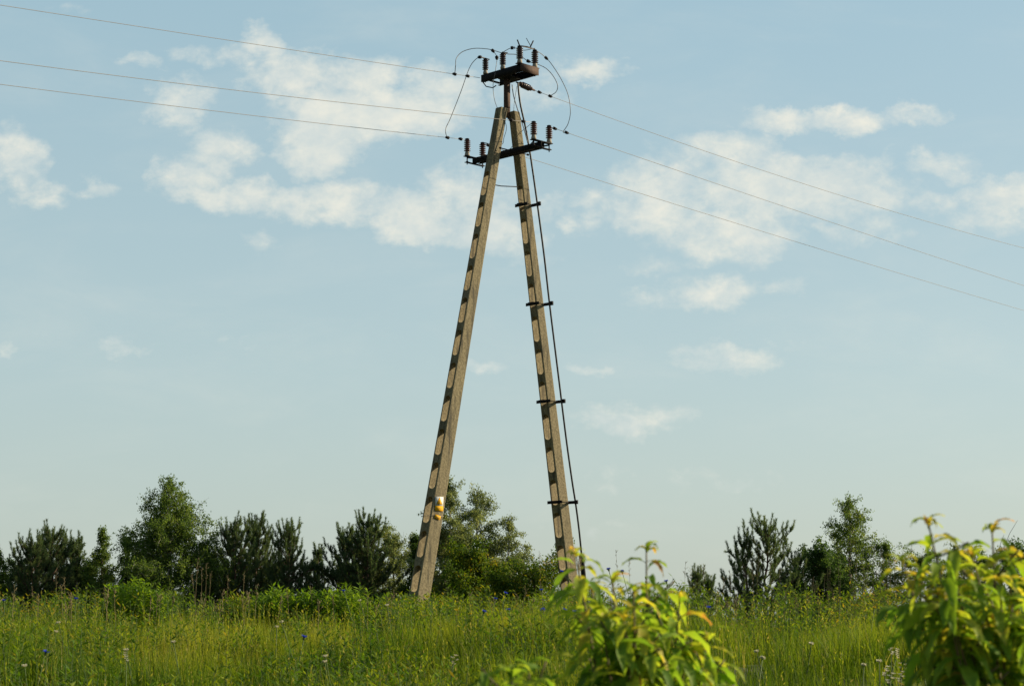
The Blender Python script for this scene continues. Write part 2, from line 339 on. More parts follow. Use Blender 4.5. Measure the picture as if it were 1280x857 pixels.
def make_leg(top, bot, wt_, wb_, hole0, nh, bolts, label=None):
    """top/bot = position of the visible front corner; w = (side width along -a, side width along b)"""
    def ring(c, w, dz=0):
        return [c, c + b_ * w[1], c + b_ * w[1] - a_ * w[0], c - a_ * w[0]]
    def cor(s): return bot.lerp(top, s)
    def wid(s): return (wb_[0] + (wt_[0] - wb_[0]) * s, wb_[1] + (wt_[1] - wb_[1]) * s)
    bm = bmesh.new(); rings = []
    for k in range(25):
        s = k / 24
        c = cor(s); w = wid(s)
        rings.append([bm.verts.new(v) for v in ring(c, w)])
    for r0, r1 in zip(rings[:-1], rings[1:]):
        for k in range(4): bm.faces.new((r0[k], r0[(k + 1) % 4], r1[(k + 1) % 4], r1[k]))
    bm.faces.new(rings[0][::-1]); bm.faces.new(rings[-1])
    bm.normal_update(); bmesh.ops.recalc_face_normals(bm, faces=bm.faces[:])
    vert_edges = [e for e in bm.edges if abs((e.verts[0].co - e.verts[1].co).normalized().z) > .8]
    bmesh.ops.bevel(bm, geom=vert_edges + [e for e in bm.edges if all(v in rings[-1] for v in e.verts)], offset=.014, segments=2, affect='EDGES', profile=.5)
    me = bpy.data.meshes.new('leg'); bm.to_mesh(me); bm.free()
    o = bpy.data.objects.new('leg', me); col.objects.link(o)
    cb = bmesh.new(); L = (top - bot).length; ax = (top - bot).normalized()
    s = hole0
    for i in range(nh):
        w = wid(s); c = cor(s) - a_ * w[0] * .5 + b_ * w[1] * .5
        hl = .46; r = w[0] * .265; zdir = ax
        pts = []
        for k in range(9):
            an = math.pi * k / 8; pts.append((math.cos(an) * r, (hl / 2 - r) + math.sin(an) * r))
        for k in range(9):
            an = math.pi + math.pi * k / 8; pts.append((math.cos(an) * r, -(hl / 2 - r) + math.sin(an) * r))
        f0 = [cb.verts.new(c - b_ * .4 - a_ * p[0] + zdir * p[1]) for p in pts]
        f1 = [cb.verts.new(c + b_ * .4 - a_ * (p[0] * 1.9) + zdir * p[1]) for p in pts]
        n = len(pts)
        for k in range(n): cb.faces.new((f0[k], f0[(k + 1) % n], f1[(k + 1) % n], f1[k]))
        cb.faces.new(f0[::-1]); cb.faces.new(f1)
        s -= .595 / L
    for (s2, u) in bolts:
        w = wid(s2); c = cor(s2) + b_ * w[1] * u
        q = b_; zz = ax
        f0 = [cb.verts.new(c + a_ * .02 + (q * math.cos(k * math.pi / 4) + zz * math.sin(k * math.pi / 4)) * .013) for k in range(8)]
        f1 = [cb.verts.new(c - a_ * .06 + (q * math.cos(k * math.pi / 4) + zz * math.sin(k * math.pi / 4)) * .013) for k in range(8)]
        for k in range(8): cb.faces.new((f0[k], f0[(k + 1) % 8], f1[(k + 1) % 8], f1[k]))
        cb.faces.new(f0[::-1]); cb.faces.new(f1)
    bmesh.ops.recalc_face_normals(cb, faces=cb.faces[:])
    cm_ = bpy.data.meshes.new('cutter'); cb.to_mesh(cm_); cb.free()
    co = bpy.data.objects.new('cutter', cm_); col.objects.link(co)
    md = o.modifiers.new('b', 'BOOLEAN'); md.object = co; md.operation = 'DIFFERENCE'; md.solver = 'EXACT'
    dg = bpy.context.evaluated_depsgraph_get(); dg.update()
    me2 = bpy.data.meshes.new_from_object(o.evaluated_get(dg))
    o.modifiers.clear(); o.data = me2; bpy.data.objects.remove(co); bpy.data.meshes.remove(cm_)
    me2.transform(__import__('mathutils').Matrix.Translation(-pole.location))
    me2.materials.clear(); me2.materials.append(M['concrete']); o.parent = pole
    if label: o['label'] = label
    return cor, wid
LT = at(626.6, 133, 32.81); LB = at(509.0, 819.6, 31.6)
RT = at(642.6, 138, 33.04); RB = at(721.5, 816, 34.4)
SA, SB = (.15, .17), (.245, .31)
def s_of(py, T, B):          # parameter on a leg whose picture row is py
    lo, hi = 0, 1
    for _ in range(40):
        m = (lo + hi) / 2; p = B.lerp(T, m) - EYE
        row = 428.5 - FPX * (p.dot(_u) / p.dot(_f))
        if row > py: lo = m
        else: hi = m
    return lo
Lc, Lw = make_leg(LT, LB, SA, SB, s_of(228, LT, LB), 16, [(s_of(y, LT, LB), u) for y, u in ((149,.4),(162,.35),(172,.3),(188,.35),(200,.3))])
Rc, Rw = make_leg(RT, RB, (.15, .15), (.25, .27), s_of(247, RT, RB), 15, [(s_of(y, RT, RB), u) for y, u in ((152,.5),(166,.6),(177,.6),(207,.6))])

def ap(px, py, ref):          # point at picture position lying in the plane through ref whose normal is the view's depth axis
    return at(px, py, ref)
# insulators
def insulator(base, h, r, mname, sheds, tilt=None):
    ax = Vector(tilt) if tilt else UP
    m = MB(); c = base
    prof = [(h * .26, r * .50)]
    step = (h * .70) / sheds
    for k in range(sheds):
        z = h * .26 + k * step
        prof += [(z + step * .15, r * .5), (z + step * .38, r * 1.0), (z + step * .50, r * 1.0), (z + step * .85, r * .5)]
    prof += [(h * .97, r * .5)]
    m.lathe(c, prof, 16, ax)
    o = m.build('insulator', M[mname], pole, smooth=False)
    m = MB(); m.lathe(c, [(0, r * .72), (h * .06, r * .78), (h * .22, r * .62), (h * .262, r * .52)], 14, ax); m.build('socket', M['cement'], o, smooth=True)
    m = MB(); m.lathe(c, [(h * .965, r * .62), (h * 1.03, r * .66), (h * 1.06, r * .45)], 14, ax); m.build('cap', M['steel'], o, smooth=True)
    m = MB(); m.lathe(c, [(-.16, .008), (-.13, .011), (-.12, .024), (-.10, .024), (-.098, .011), (0.001, .012)], 8, ax); m.build('pin', M['steel'], o)
    return o, c + ax * h * 1.05

# lower crossarm
Oc = at(634.5, 191.5, 33.0)
m = MB()
def channel(m, c0, c1, hgt, flange, side):
    ax = (c1 - c0).normalized(); L = (c1 - c0).length; mid = (c0 + c1) / 2; n = side
    m.box(mid, (ax, n, UP), (L, .008, hgt))
    m.box(mid + UP * (hgt / 2 - .004) + n * (flange / 2 + .004), (ax, n, UP), (L, flange, .008))
    m.box(mid - UP * (hgt / 2 - .004) + n * (flange / 2 + .004), (ax, n, UP), (L, flange, .008))
EA = .85
channel(m, Oc - a_ * .86 - b_ * .05, Oc + a_ * .90 - b_ * .05, .10, .045, b_)
channel(m, Oc - a_ * .80 + b_ * .08, Oc + a_ * .84 + b_ * .08, .10, .045, -b_)
for sgn in (-1, 1):
    e = Oc + a_ * EA * sgn
    m.box(e + UP * .056, (b_, a_, UP), (.50, .09, .012))
    m.box(e + UP * -.056, (b_, a_, UP), (.46, .07, .010))
    for t in (-1, 1):           # slanted stays from the beam to the insulator seats
        m.tube([e + b_ * .2 * t + UP * .03, e - a_ * sgn * .28 + b_ * .05 * t + UP * .0], .014, 6)
for k in (-.35, .35):
    m.box(Oc + a_ * k + b_ * .015, (b_, a_, UP), (.11, .05, .07))
arm = m.build('crossarm', M['steel'], pole)
m = MB()
for k in (-.12, .12):
    m.tube([Oc + a_ * k - b_ * .33 + UP * .02, Oc + a_ * k + b_ * .42 + UP * .02], .010, 6)
    for q in (-.30, .40): m.lathe(Oc + a_ * k + b_ * q + UP * .02, [(-.012, .022), (.012, .022)], 6, b_)
m.build('bolt', M['steel'], arm)
IT = {}
for nm, sa, sb in (('lo', -1, -1), ('li', -1, 1), ('ri', 1, -1), ('ro', 1, 1)):
    c = Oc + a_ * EA * sa + b_ * .195 * sb + UP * .063
    _, IT[nm] = insulator(c, .31, .062, 'porcelain', 6)

# steel mast and upper rack
Ot = at(635.2, 97, 33.05)
m = MB(); mb_ = at(635.2, 148, 33.05)
m.box((Ot + mb_) / 2 - a_ * .0, (b_, a_, UP), (.10, .008, (Ot - mb_).length))
m.box((Ot + mb_) / 2 - b_ * .05 - a_ * .03, (a_, b_, UP), (.06, .008, (Ot - mb_).length))
m.box((Ot + mb_) / 2 + b_ * .05 - a_ * .03, (a_, b_, UP), (.06, .008, (Ot - mb_).length))
m.build('mast', M['rust'], pole)
m = MB()
NC = at(626.5, 91.2, 32.9)           # middle of the near channel
channel(m, NC - a_ * .52, NC + a_ * .50, .13, .05, b_)
channel(m, NC - a_ * .46 + b_ * .42, NC + a_ * .50 + b_ * .42, .13, .05, -b_)
m.box(NC - a_ * .44 + b_ * .21 - UP * .02, (b_, a_, UP), (.408, .07, .012))
m.box(NC - a_ * .0 + b_ * .21 + UP * .03, (b_, a_, UP), (.408, .16, .012))
m.box(NC + a_ * .0 + b_ * .21 - UP * .058, (b_, a_, UP), (.408, .30, .012))
m.box(NC - a_ * .22 + b_ * .21 + UP * .0, (b_, a_, UP), (.30, .05, .05))
rack = m.build('top_rack', M['steel'], pole)
m = MB(); m.box(NC + a_ * .512 + b_ * .21, (b_, a_, UP), (.46, .014, .135)); m.box(NC + a_ * .46 + b_ * .21 + UP * .075, (b_, a_, UP), (.52, .10, .012)); m.build('end_plate', M['rust'], rack)
m = MB()
q0 = NC - a_ * .50 + b_ * .03 - UP * .07
m.tube([q0, q0 + b_ * .08 - UP * .06, q0 + b_ * .25 - UP * .05, q0 + b_ * .33 + UP * .01], .010, 6); m.build('bracket', M['steel'], rack)
_, IT['t1'] = insulator(NC - a_ * .43 + b_ * .02 + UP * .072, .28, .058, 'porcelain_dark', 6)
_, IT['t2'] = insulator(NC + a_ * .02 + b_ * .02 + UP * .072, .29, .060, 'porcelain_dark', 6)
_, IT['t3'] = insulator(NC + a_ * .45 + b_ * .02 + UP * .084, .31, .064, 'porcelain_dark', 6)
_, IT['t4'] = insulator(NC + a_ * .45 + b_ * .41 + UP * .084, .32, .064, 'porcelain_dark', 6)
m = MB()
m.tube([IT['t3'] + UP * .0, IT['t3'] + a_ * .0 - b_ * .06 + UP * .10], .012, 6); m.build('horn', M['steel'], pole)
m = MB(); t4 = IT['t4']
m.tube([t4 - b_ * .12 + UP * .02, t4 - b_ * .04 + UP * .16], .013, 6); m.tube([t4 - b_ * .10 + UP * .04, t4 - b_ * .22 + UP * .17], .006, 6); m.build('horn', M['steel'], pole)
for q in ([IT['t3'], (IT['t3'] + IT['t4']) / 2 + UP * .02, IT['t4'] + UP * .01], [IT['t2'], IT['t2'] + b_ * .12 + UP * .02], [IT['t1'] - b_ * .08, IT['t1'] + b_ * .10]):
    m = MB(); m.tube(q, .012, 6); m.build('terminal_bar', M['steel'], pole)
# strain insulator at the right of the mast
Wp = {}
s0 = at(649, 104.5, 33.1); s1 = at(669, 113.5, 33.42); ax = (s1 - s0).normalized()
m = MB(); prof = [(.06, .03)]
for k in range(6):
    z = .075 + k * .034; prof += [(z, .036), (z + .010, .058), (z + .020, .058), (z + .028, .036)]
prof += [(.29, .03)]
m.lathe(s0, prof, 14, ax); so_ = m.build('strain_insulator', M['porcelain_dark'], pole)
m = MB(); m.lathe(s0, [(-.08, .012), (0, .02), (.02, .044), (.075, .040)], 10, ax); m.build('fitting', M['rust'], so_); m = MB(); m.lathe(s0, [(.285, .038), (.32, .042), (.34, .022), (.42, .016)], 10, ax); m.build('fitting', M['rust'], so_)
# tie rod between legs, cable brackets
m = MB(); pa = at(606, 229, 32.9); pb = at(647, 233.5, 33.2); pm_ = (pa + pb) / 2 - UP * .02
m.tube([pa, pm_, pb], .009, 6); m.build('tie_rod', M['steel'], pole)
cab = []
for py in (257, 381, 503, 629):
    s = s_of(py - 2, RT, RB); c = Rc(s); w = Rw(s); m = MB()
    m.box(c - a_ * (w[0] / 2 - .0) - b_ * .012, (a_, b_, UP), (w[0] + .14, .012, .055))
    m.box(c - a_ * (w[0] / 2 - .09) + b_ * (w[1] + .010), (a_, b_, UP), (w[0] + .26, .012, .055))
    for q in (-w[0] - .04, .045):
        m.tube([c + a_ * q - b_ * .04, c + a_ * q + b_ * (w[1] + .04)], .008, 6)
    m.box(c - a_ * (w[0] * .5) - b_ * .04, (a_, b_, UP), (w[0] * .7, .05, .05))
    m.box(c + a_ * .20 + b_ * (w[1] - .01), (a_, b_, UP), (.06, .04, .07))
    m.build('cable_bracket', M['steel'], pole)

# ------------------------------------------------------------------ cable down the right leg
def spline(P, n=8):
    P = [Vector(p) for p in P]; out = []
    Q = [P[0] * 2 - P[1]] + P + [P[-1] * 2 - P[-2]]
    for i in range(1, len(Q) - 2):
        for k in range(n):
            t = k / n; p0, p1, p2, p3 = Q[i - 1], Q[i], Q[i + 1], Q[i + 2]
            out.append(.5 * ((2 * p1) + (p2 - p0) * t + (2 * p0 - 5 * p1 + 4 * p2 - p3) * t * t + (3 * p1 - p0 - 3 * p2 + p3) * t ** 3))
    out.append(P[-1]); return out
def top_thing(name, label, cat, loc, group=None): return empty(name, loc, label, cat, group)
def rcY(py):
    s = s_of(py, RT, RB); return (Rc(s) + b_ * Rw(s)[1] + a_ * .19).y
pts = [(647.5,103,33.0),(648.5,116,33.0),(651,133,32.95)] + [(x, y, rcY(y)) for x, y in ((657,160),(661.5,185),(664.5,204),(671,250),(680,318),(687,380),(699.7,483),(708,550),(715,600),(720,632),(724.5,668),(729,715),(733,760),(736,800))]
cp = spline([at(*p) for p in pts], 5)
t = top_thing('black_cable', 'thick black cable running down beside the right leg of the power pole', 'cable', at(736, 812, rcY(810)))
m = MB(); m.tube(cp, .017, 8); m.build('cable_sheath', M['cable'], t, smooth=True)
m = MB(); m.tube([at(726.5, 693, rcY(693)), at(729, 715, rcY(715)), at(735, 790, rcY(790))], .045, 10); m.build('guard_pipe', M['steel'], t)
m = MB(); m.tube(spline([at(640, 106, 33.0), at(642, 120, 32.98), at(647, 137, 32.96), at(654, 158, 32.95), at(660, 180, 32.9)], 5), .008, 6)
m.tube(spline([at(646, 108, 33.0), at(643, 128, 33.0), at(642, 140, 32.9)], 4), .004, 6); m.build('core_lead', M['cable'], t)

# ------------------------------------------------------------------ overhead lines
def clamp(m, p, d, s=1.0):
    d = d.normalized(); m.box(p, (d, d.orthogonal(), d.cross(d.orthogonal())), (.05 * s, .045 * s, .045 * s)); m.box(p + d * .04 * s, (d, d.orthogonal(), d.cross(d.orthogonal())), (.02 * s, .03 * s, .03 * s))
def ray_h(px, py, P0, direction_az):
    """the point on the vertical plane through P0 with heading az that is seen at (px,py)"""
    d = _f + Vector(((px - 640) / FPX, 0, 0)) + _u * ((428.5 - py) / FPX)
    n = Vector((math.cos(direction_az), -math.sin(direction_az), 0))
    t = (P0 - EYE).dot(n) / d.dot(n); return EYE + d * t
AZ = R(46)
def line(label, P0, ctrl, r=.0044, first=None, clamps=()):
    """ctrl = two picture points (mid, edge); the wire is a parabola in its vertical plane, carried on past the frame"""
    A = ray_h(*ctrl[0], P0, AZ); B = ray_h(*ctrl[1], P0, AZ)
    h = Vector((B.x - P0.x, B.y - P0.y, 0)); L = h.length; h.normalize()
    la = (Vector((A.x, A.y, 0)) - Vector((P0.x, P0.y, 0))).dot(h); za = A.z - P0.z; zb = B.z - P0.z
    c2 = (zb / L - za / la) / (L - la); c2 = max(c2, .0004); c1 = zb / L - c2 * L
    far = L * 1.6
    P = [P0 + h * x + UP * (c1 * x + c2 * x * x) for x in np.linspace(0, far, 40)]
    t = top_thing('overhead_wire', label, 'wire', P0, None)
    m = MB(); m.tube(P, r, 6); o = m.build('conductor', M['wire'], t, smooth=True)
    def pt(x): return P0 + h * x + UP * (c1 * x + c2 * x * x)
    for x in clamps:
        m = MB(); clamp(m, pt(x), pt(x + .1) - pt(x)); m.build('clamp', M['steel'], t)
    return pt
wl1p = NC - a_ * .50 + UP * 0 - b_ * .05
L1 = line('topmost wire running left from the steel rack at the head of the pole', wl1p, [(320, 53), (0, 6.5)], clamps=(.30, .62))
L2 = line('middle of the three wires on the left, passing in front of both concrete legs', IT['ri'] - UP * .02, [(320, 116), (0, 76)], clamps=(.25, .55))
L3 = line('lowest wire on the left, ending at the outer left insulator of the lower crossarm', IT['lo'] - UP * .02, [(320, 145), (0, 105.5)], clamps=(.16, .48))
w1p = s0 + ax * .42
R1 = line('topmost wire on the right, tied to the slanting insulator beside the steel mast', w1p, [(920, 202), (1280, 310)], clamps=(.12, .40))
R2 = line('middle wire on the right, starting from the outer right insulator of the lower crossarm', IT['ro'] - UP * .02, [(976, 252.5), (1280, 357)], clamps=(.14, .44))
R3 = line('lowest wire on the right, coming out from behind the right concrete leg', IT['li'] - UP * .02, [(940, 284), (1280, 388)], clamps=(.14,))
def jumper(label, P, r=.0065, mt_='wiredark', cl=()):
    t = top_thing('jumper_wire', label, 'wire', P[0], None)
    m = MB(); S = spline(P, 8); m.tube(S, r, 6); m.build('lead', M[mt_], t, smooth=True)
    for k in cl:
        i = min(k * 8, len(S) - 2); m = MB(); clamp(m, S[i], S[i + 1] - S[i], 1.0); m.build('clamp', M['steel'], t)
y0 = 32.8
jumper('thin loop of wire arching left above the rack and back to the topmost left wire', [L1(.62)] + [at(*p) for p in ((569.5,82,32.55),(570.5,73,32.7),(578,65,32.8),(592,60.8,32.9),(608,61.3,33),(618,63.5,33),(629,67,33))] + [IT['t2'] + b_ * .1], cl=(7,))
jumper('long curved lead from the leftmost rack insulator down to the lowest left wire', [IT['t1'] + b_ * .1, IT['t1']] + [at(*p) for p in ((600,71.5,33),(593,76,33),(586,87,33),(576,115,33),(563,148,33),(557.5,160,32.9),(557.5,168,32.9))] + [L3(.48)], cl=(2,))
jumper('long curved lead from the rightmost rack insulator down to the middle right wire', [IT['t3'], IT['t4']] + [at(*p) for p in ((682.5,72.5,33.3),(692,84,33.3),(703,102,33.3),(710.5,120,33.3),(713,140,33.3),(710,155,33.4),(704,165,33.5))] + [R2(.44)], cl=(2,))
jumper('short inner loop of wire from the rack to the topmost right wire', [IT['t2'] + b_ * .12] + [at(*p) for p in ((648,69,33.1),(660,76.5,33.1),(672,80.5,33.2),(683,86,33.3),(692,96,33.3),(697,107,33.3),(695,115,33.4))] + [R1(.40)], cl=(2,))
jumper('thin lead hanging from the rack past the top of the left concrete leg', [at(*p) for p in ((616,63.5,32.9),(621,72,32.8),(619,90,32.7),(616.3,108,32.7),(619,128,32.7),(626,143,33.05),(633,158,33.1),(630,172,33.1),(626,181,33.2))] + [IT['li']], r=.005, cl=(0, 1))
jumper('short wire bridging the two right insulators on top of the rack', [at(*p) for p in ((627,67,33.1),(632,63.5,33.1),(640,60,33.1),(650,61.5,33.1),(656,63,33.2))] + [IT['t4'] + UP * .03], r=.006, cl=(2,))
jumper('wire between the lower insulators passing through the gap of the legs', [IT['ri'], at(655, 162, 32.7), at(648, 168, 32.9), at(641, 182, 33.1), at(632, 187, 33.2), IT['li']], r=.005)

# ------------------------------------------------------------------ sign and tag on the left leg
def on_leg(py, u, off):
    s = s_of(py, LT, LB); return Lc(s) + b_ * Lw(s)[1] * u + a_ * off
ax_l = (LT - LB).normalized()
zz = (ax_l - b_ * 0).normalized(); zz = (zz - a_ * zz.dot(a_)).normalized(); bb = (b_ - zz * b_.dot(zz)).normalized()
zs = (UP * .75 + zz * .25); zs = (zs - a_ * zs.dot(a_)).normalized(); bs = zs.cross(a_); bs = -bs if bs.dot(b_) < 0 else bs
an = ax_l.cross(b_).normalized(); an = -an if an.dot(a_) < 0 else an; bs = b_; zs = an.cross(bs).normalized(); zs = -zs if zs.z < 0 else zs
a_old = a_; a_ = an
c = on_leg(629, .46, .012)
sg = top_thing('warning_sign', 'white and yellow electricity warning sign with a triangle on the left concrete leg', 'sign', c)
m = MB(); m.box(c + zs * .045, (bs, a_, zs), (.185, .004, .155)); m.build('panel', M['white'], sg)
m = MB(); m.box(c - zs * .078, (bs, a_, zs), (.185, .004, .085)); m.build('text_panel', M['yellow'], sg)
def tri(m, cc, r, off):
    P = [cc + a_ * off + bs * (r * math.sin(k * 2 * math.pi / 3)) + zs * (r * math.cos(k * 2 * math.pi / 3)) for k in range(3)]
    Q = [p + a_ * .0015 for p in P]; m.poly([tuple(p) for p in P + Q], [(0, 1, 2), (3, 4, 5), (0, 1, 4, 3), (1, 2, 5, 4), (2, 0, 3, 5)])
tc_ = c + zs * .032
m = MB(); tri(m, tc_, .082, .003); m.build('triangle_border', M['black'], sg)
m = MB(); tri(m, tc_, .074, .0052); m.build('triangle', M['yellow'], sg)
m = MB()
for (x0, z0, x1, z1) in ((.006, .035, -.008, .004), (-.008, .004, .008, .006), (.008, .006, -.002, -.026)):
    m.tube([tc_ + a_ * .009 + bs * x0 + zs * z0, tc_ + a_ * .009 + bs * x1 + zs * z1], .0025, 4)
m.build('lightning_mark', M['black'], sg)
m = MB()
for k in range(2): m.box(c - zs * (.066 + .022 * k) + a_ * .003, (bs, a_, zs), (.12 - .03 * k, .003, .003))
m.build('text_line', M['black'], sg)
c2 = on_leg(645.5, .5, .014)
tg = top_thing('number_tag', 'small crooked yellow tag strapped below the warning sign', 'tag', c2)
bt = (bs * .96 - zs * .26).normalized(); zt = bt.cross(a_); zt = -zt if zt.z < 0 else zt
m = MB(); m.box(c2, (bt, a_, zt), (.13, .004, .068)); m.build('plate', M['yellow'], tg)
m = MB()
for k in range(3): m.box(c2 + bt * (-.02 + .028 * k) + a_ * .003 - zt * .004, (bt, a_, zt), (.010, .003, .03))
m.build('digit_mark', M['black'], tg)
s = s_of(644, LT, LB); cc = Lc(s); w = Lw(s); m = MB()
m.tube([cc + a_ * .004 - b_ * .004, cc + a_ * .004 + b_ * (w[1] + .004), cc - a_ * (w[0] + .004) + b_ * (w[1] + .004), cc - a_ * (w[0] + .004) - b_ * .004, cc + a_ * .004 - b_ * .004], .0035, 4); m.build('strap', M['wire'], tg)

a_ = a_old
# ------------------------------------------------------------------ trees
def curve_pts(p0, d, L, bend, n=6, wob=.06):
    P = [Vector(p0)]; d = Vector(d).normalized()
    for k in range(n):
        d = (d + Vector(bend) / n + Vector(rng.normal(0, wob, 3))).normalized(); P.append(P[-1] + d * (L / n))
    return P
def broadleaf(name, label, px, Y, ytop, wpx, leaf, barkm, nbr=46, leafn=16000, lsize=.082, base=.12, shape='cone', sparse=.25, lean=0, cat='tree', group='young trees behind the meadow', trunkh=None, yb=None, droop=.35):
    B = gp(px, Y); top = at(px + lean, ytop, Y); H = top.z - B.z; Rd = wpx / 2 / FPX * Y * (1.35 if shape == 'cone' else 1.6)
    t = empty(name, B, label, cat, group)
    tm = MB(); cm2 = MB()
    n = 10; tr = []
    for k in range(n + 1):
        s = k / n; tr.append(Vector((B.x + (top.x - B.x) * s ** 1.3 + rng.normal(0, .02) * H * .25 * (0 < k < n), B.y + rng.normal(0, .02) * H * .25, B.z - .1 + (H * .97 + .1) * s)))
    r0 = H * .012 + .012
    tm.tube(tr, [r0 * (1 - .9 * k / n) + .003 for k in range(n + 1)], 7)
    def tp(s):
        f = s * n; i = min(int(f), n - 1); return tr[i].lerp(tr[i + 1], f - i)
    def prof(s):
        if shape == 'cone': return (1 - s) ** .85 * min(1, .85 + s) + .06
        if shape == 'tall': return min(1, .6 + 1.5 * s) * (1 - s) ** .62 + .05
        return max(.15, math.sqrt(max(0, 1 - (2 * s - .85) ** 2 / 1.6)))
    twigs = []
    for i in range(nbr):
        s = base + (1 - base) * ((i + rng.uniform(0, 1)) / nbr) * .97; q = (s - base) / (1 - base)
        az = i * 2.4 + rng.normal(0, .5); ln = prof(q) * Rd * rng.uniform(.65, 1.18) * (1.25 if rng.random() < .12 and shape != 'cone' else 1); ln = max(ln, .12)
        el = R(rng.uniform(15, 45)) + q * R(22)
        d = Vector((math.cos(az) * math.cos(el), math.sin(az) * math.cos(el), math.sin(el)))
        P = curve_pts(tp(s), d, ln, (0, 0, -droop * (1 - q * .6)), 5, .10)
        tm.tube(P, [max(.003, r0 * .34 * (1 - s * .6) * (1 - .85 * k / 5)) for k in range(6)], 4, caps=False)
        nt = max(4, int(ln * 13))
        for j in range(nt):
            f = rng.uniform(.15, 1) ** .8 * 5; k = min(int(f), 4); o = P[k].lerp(P[k + 1], f - k)
            dd = Vector(P[k + 1] - P[k]).normalized() * .6 + Vector(rng.normal(0, .55, 3)); dd.z += .10 if rng.random() < .6 else -droop
            tl = min(.55, .28 * ln + .10) * rng.uniform(.5, 1.15)
            Q = curve_pts(o, dd, tl, (0, 0, -droop * 1.3), 3, .1); twigs.append((Q, tl))
            if j % 2 == 0: tm.tube(Q, [.004, .003, .003, .002], 3, caps=False)
    # top twigs
    for j in range(10):
        Q = curve_pts(tp(rng.uniform(.9, 1)), (rng.normal(0, .35), rng.normal(0, .35), 1), .12 * H * rng.uniform(.3, .6), (0, 0, 0), 3, .1); twigs.append((Q, .2))
    tot = sum(l for _, l in twigs); Pn = []; Dn = []; Tn = []
    for Q, l in twigs:
        if rng.random() < sparse * .5: continue
        c = max(3, int(2.3 * leafn * l / tot)); f = rng.uniform(0, 3, c); k = np.minimum(f.astype(int), 2); A = np.array([tuple(q) for q in Q])
        p = A[k] + (A[k + 1] - A[k]) * (f - k)[:, None] + rng.normal(0, .028 + lsize * .25, (c, 3)); Pn.append(p)
        Dn.append(unit(rng.normal(0, .7, (c, 3)) + np.array([0, 0, -.35]))); Tn.append(np.clip(rng.normal(.45, .2) + rng.normal(0, .16, c), 0, 1))
    P = np.concatenate(Pn); D = np.concatenate(Dn); T = np.concatenate(Tn)
    cards(cm2, P, D, lsize * .72 * rng.uniform(.7, 1.3, len(P)), lsize * .72 * rng.uniform(.5, .8, len(P)), T)
    tm.build('trunk', M[barkm], t, smooth=True); cm2.build('crown', M[leaf], t)
    return t
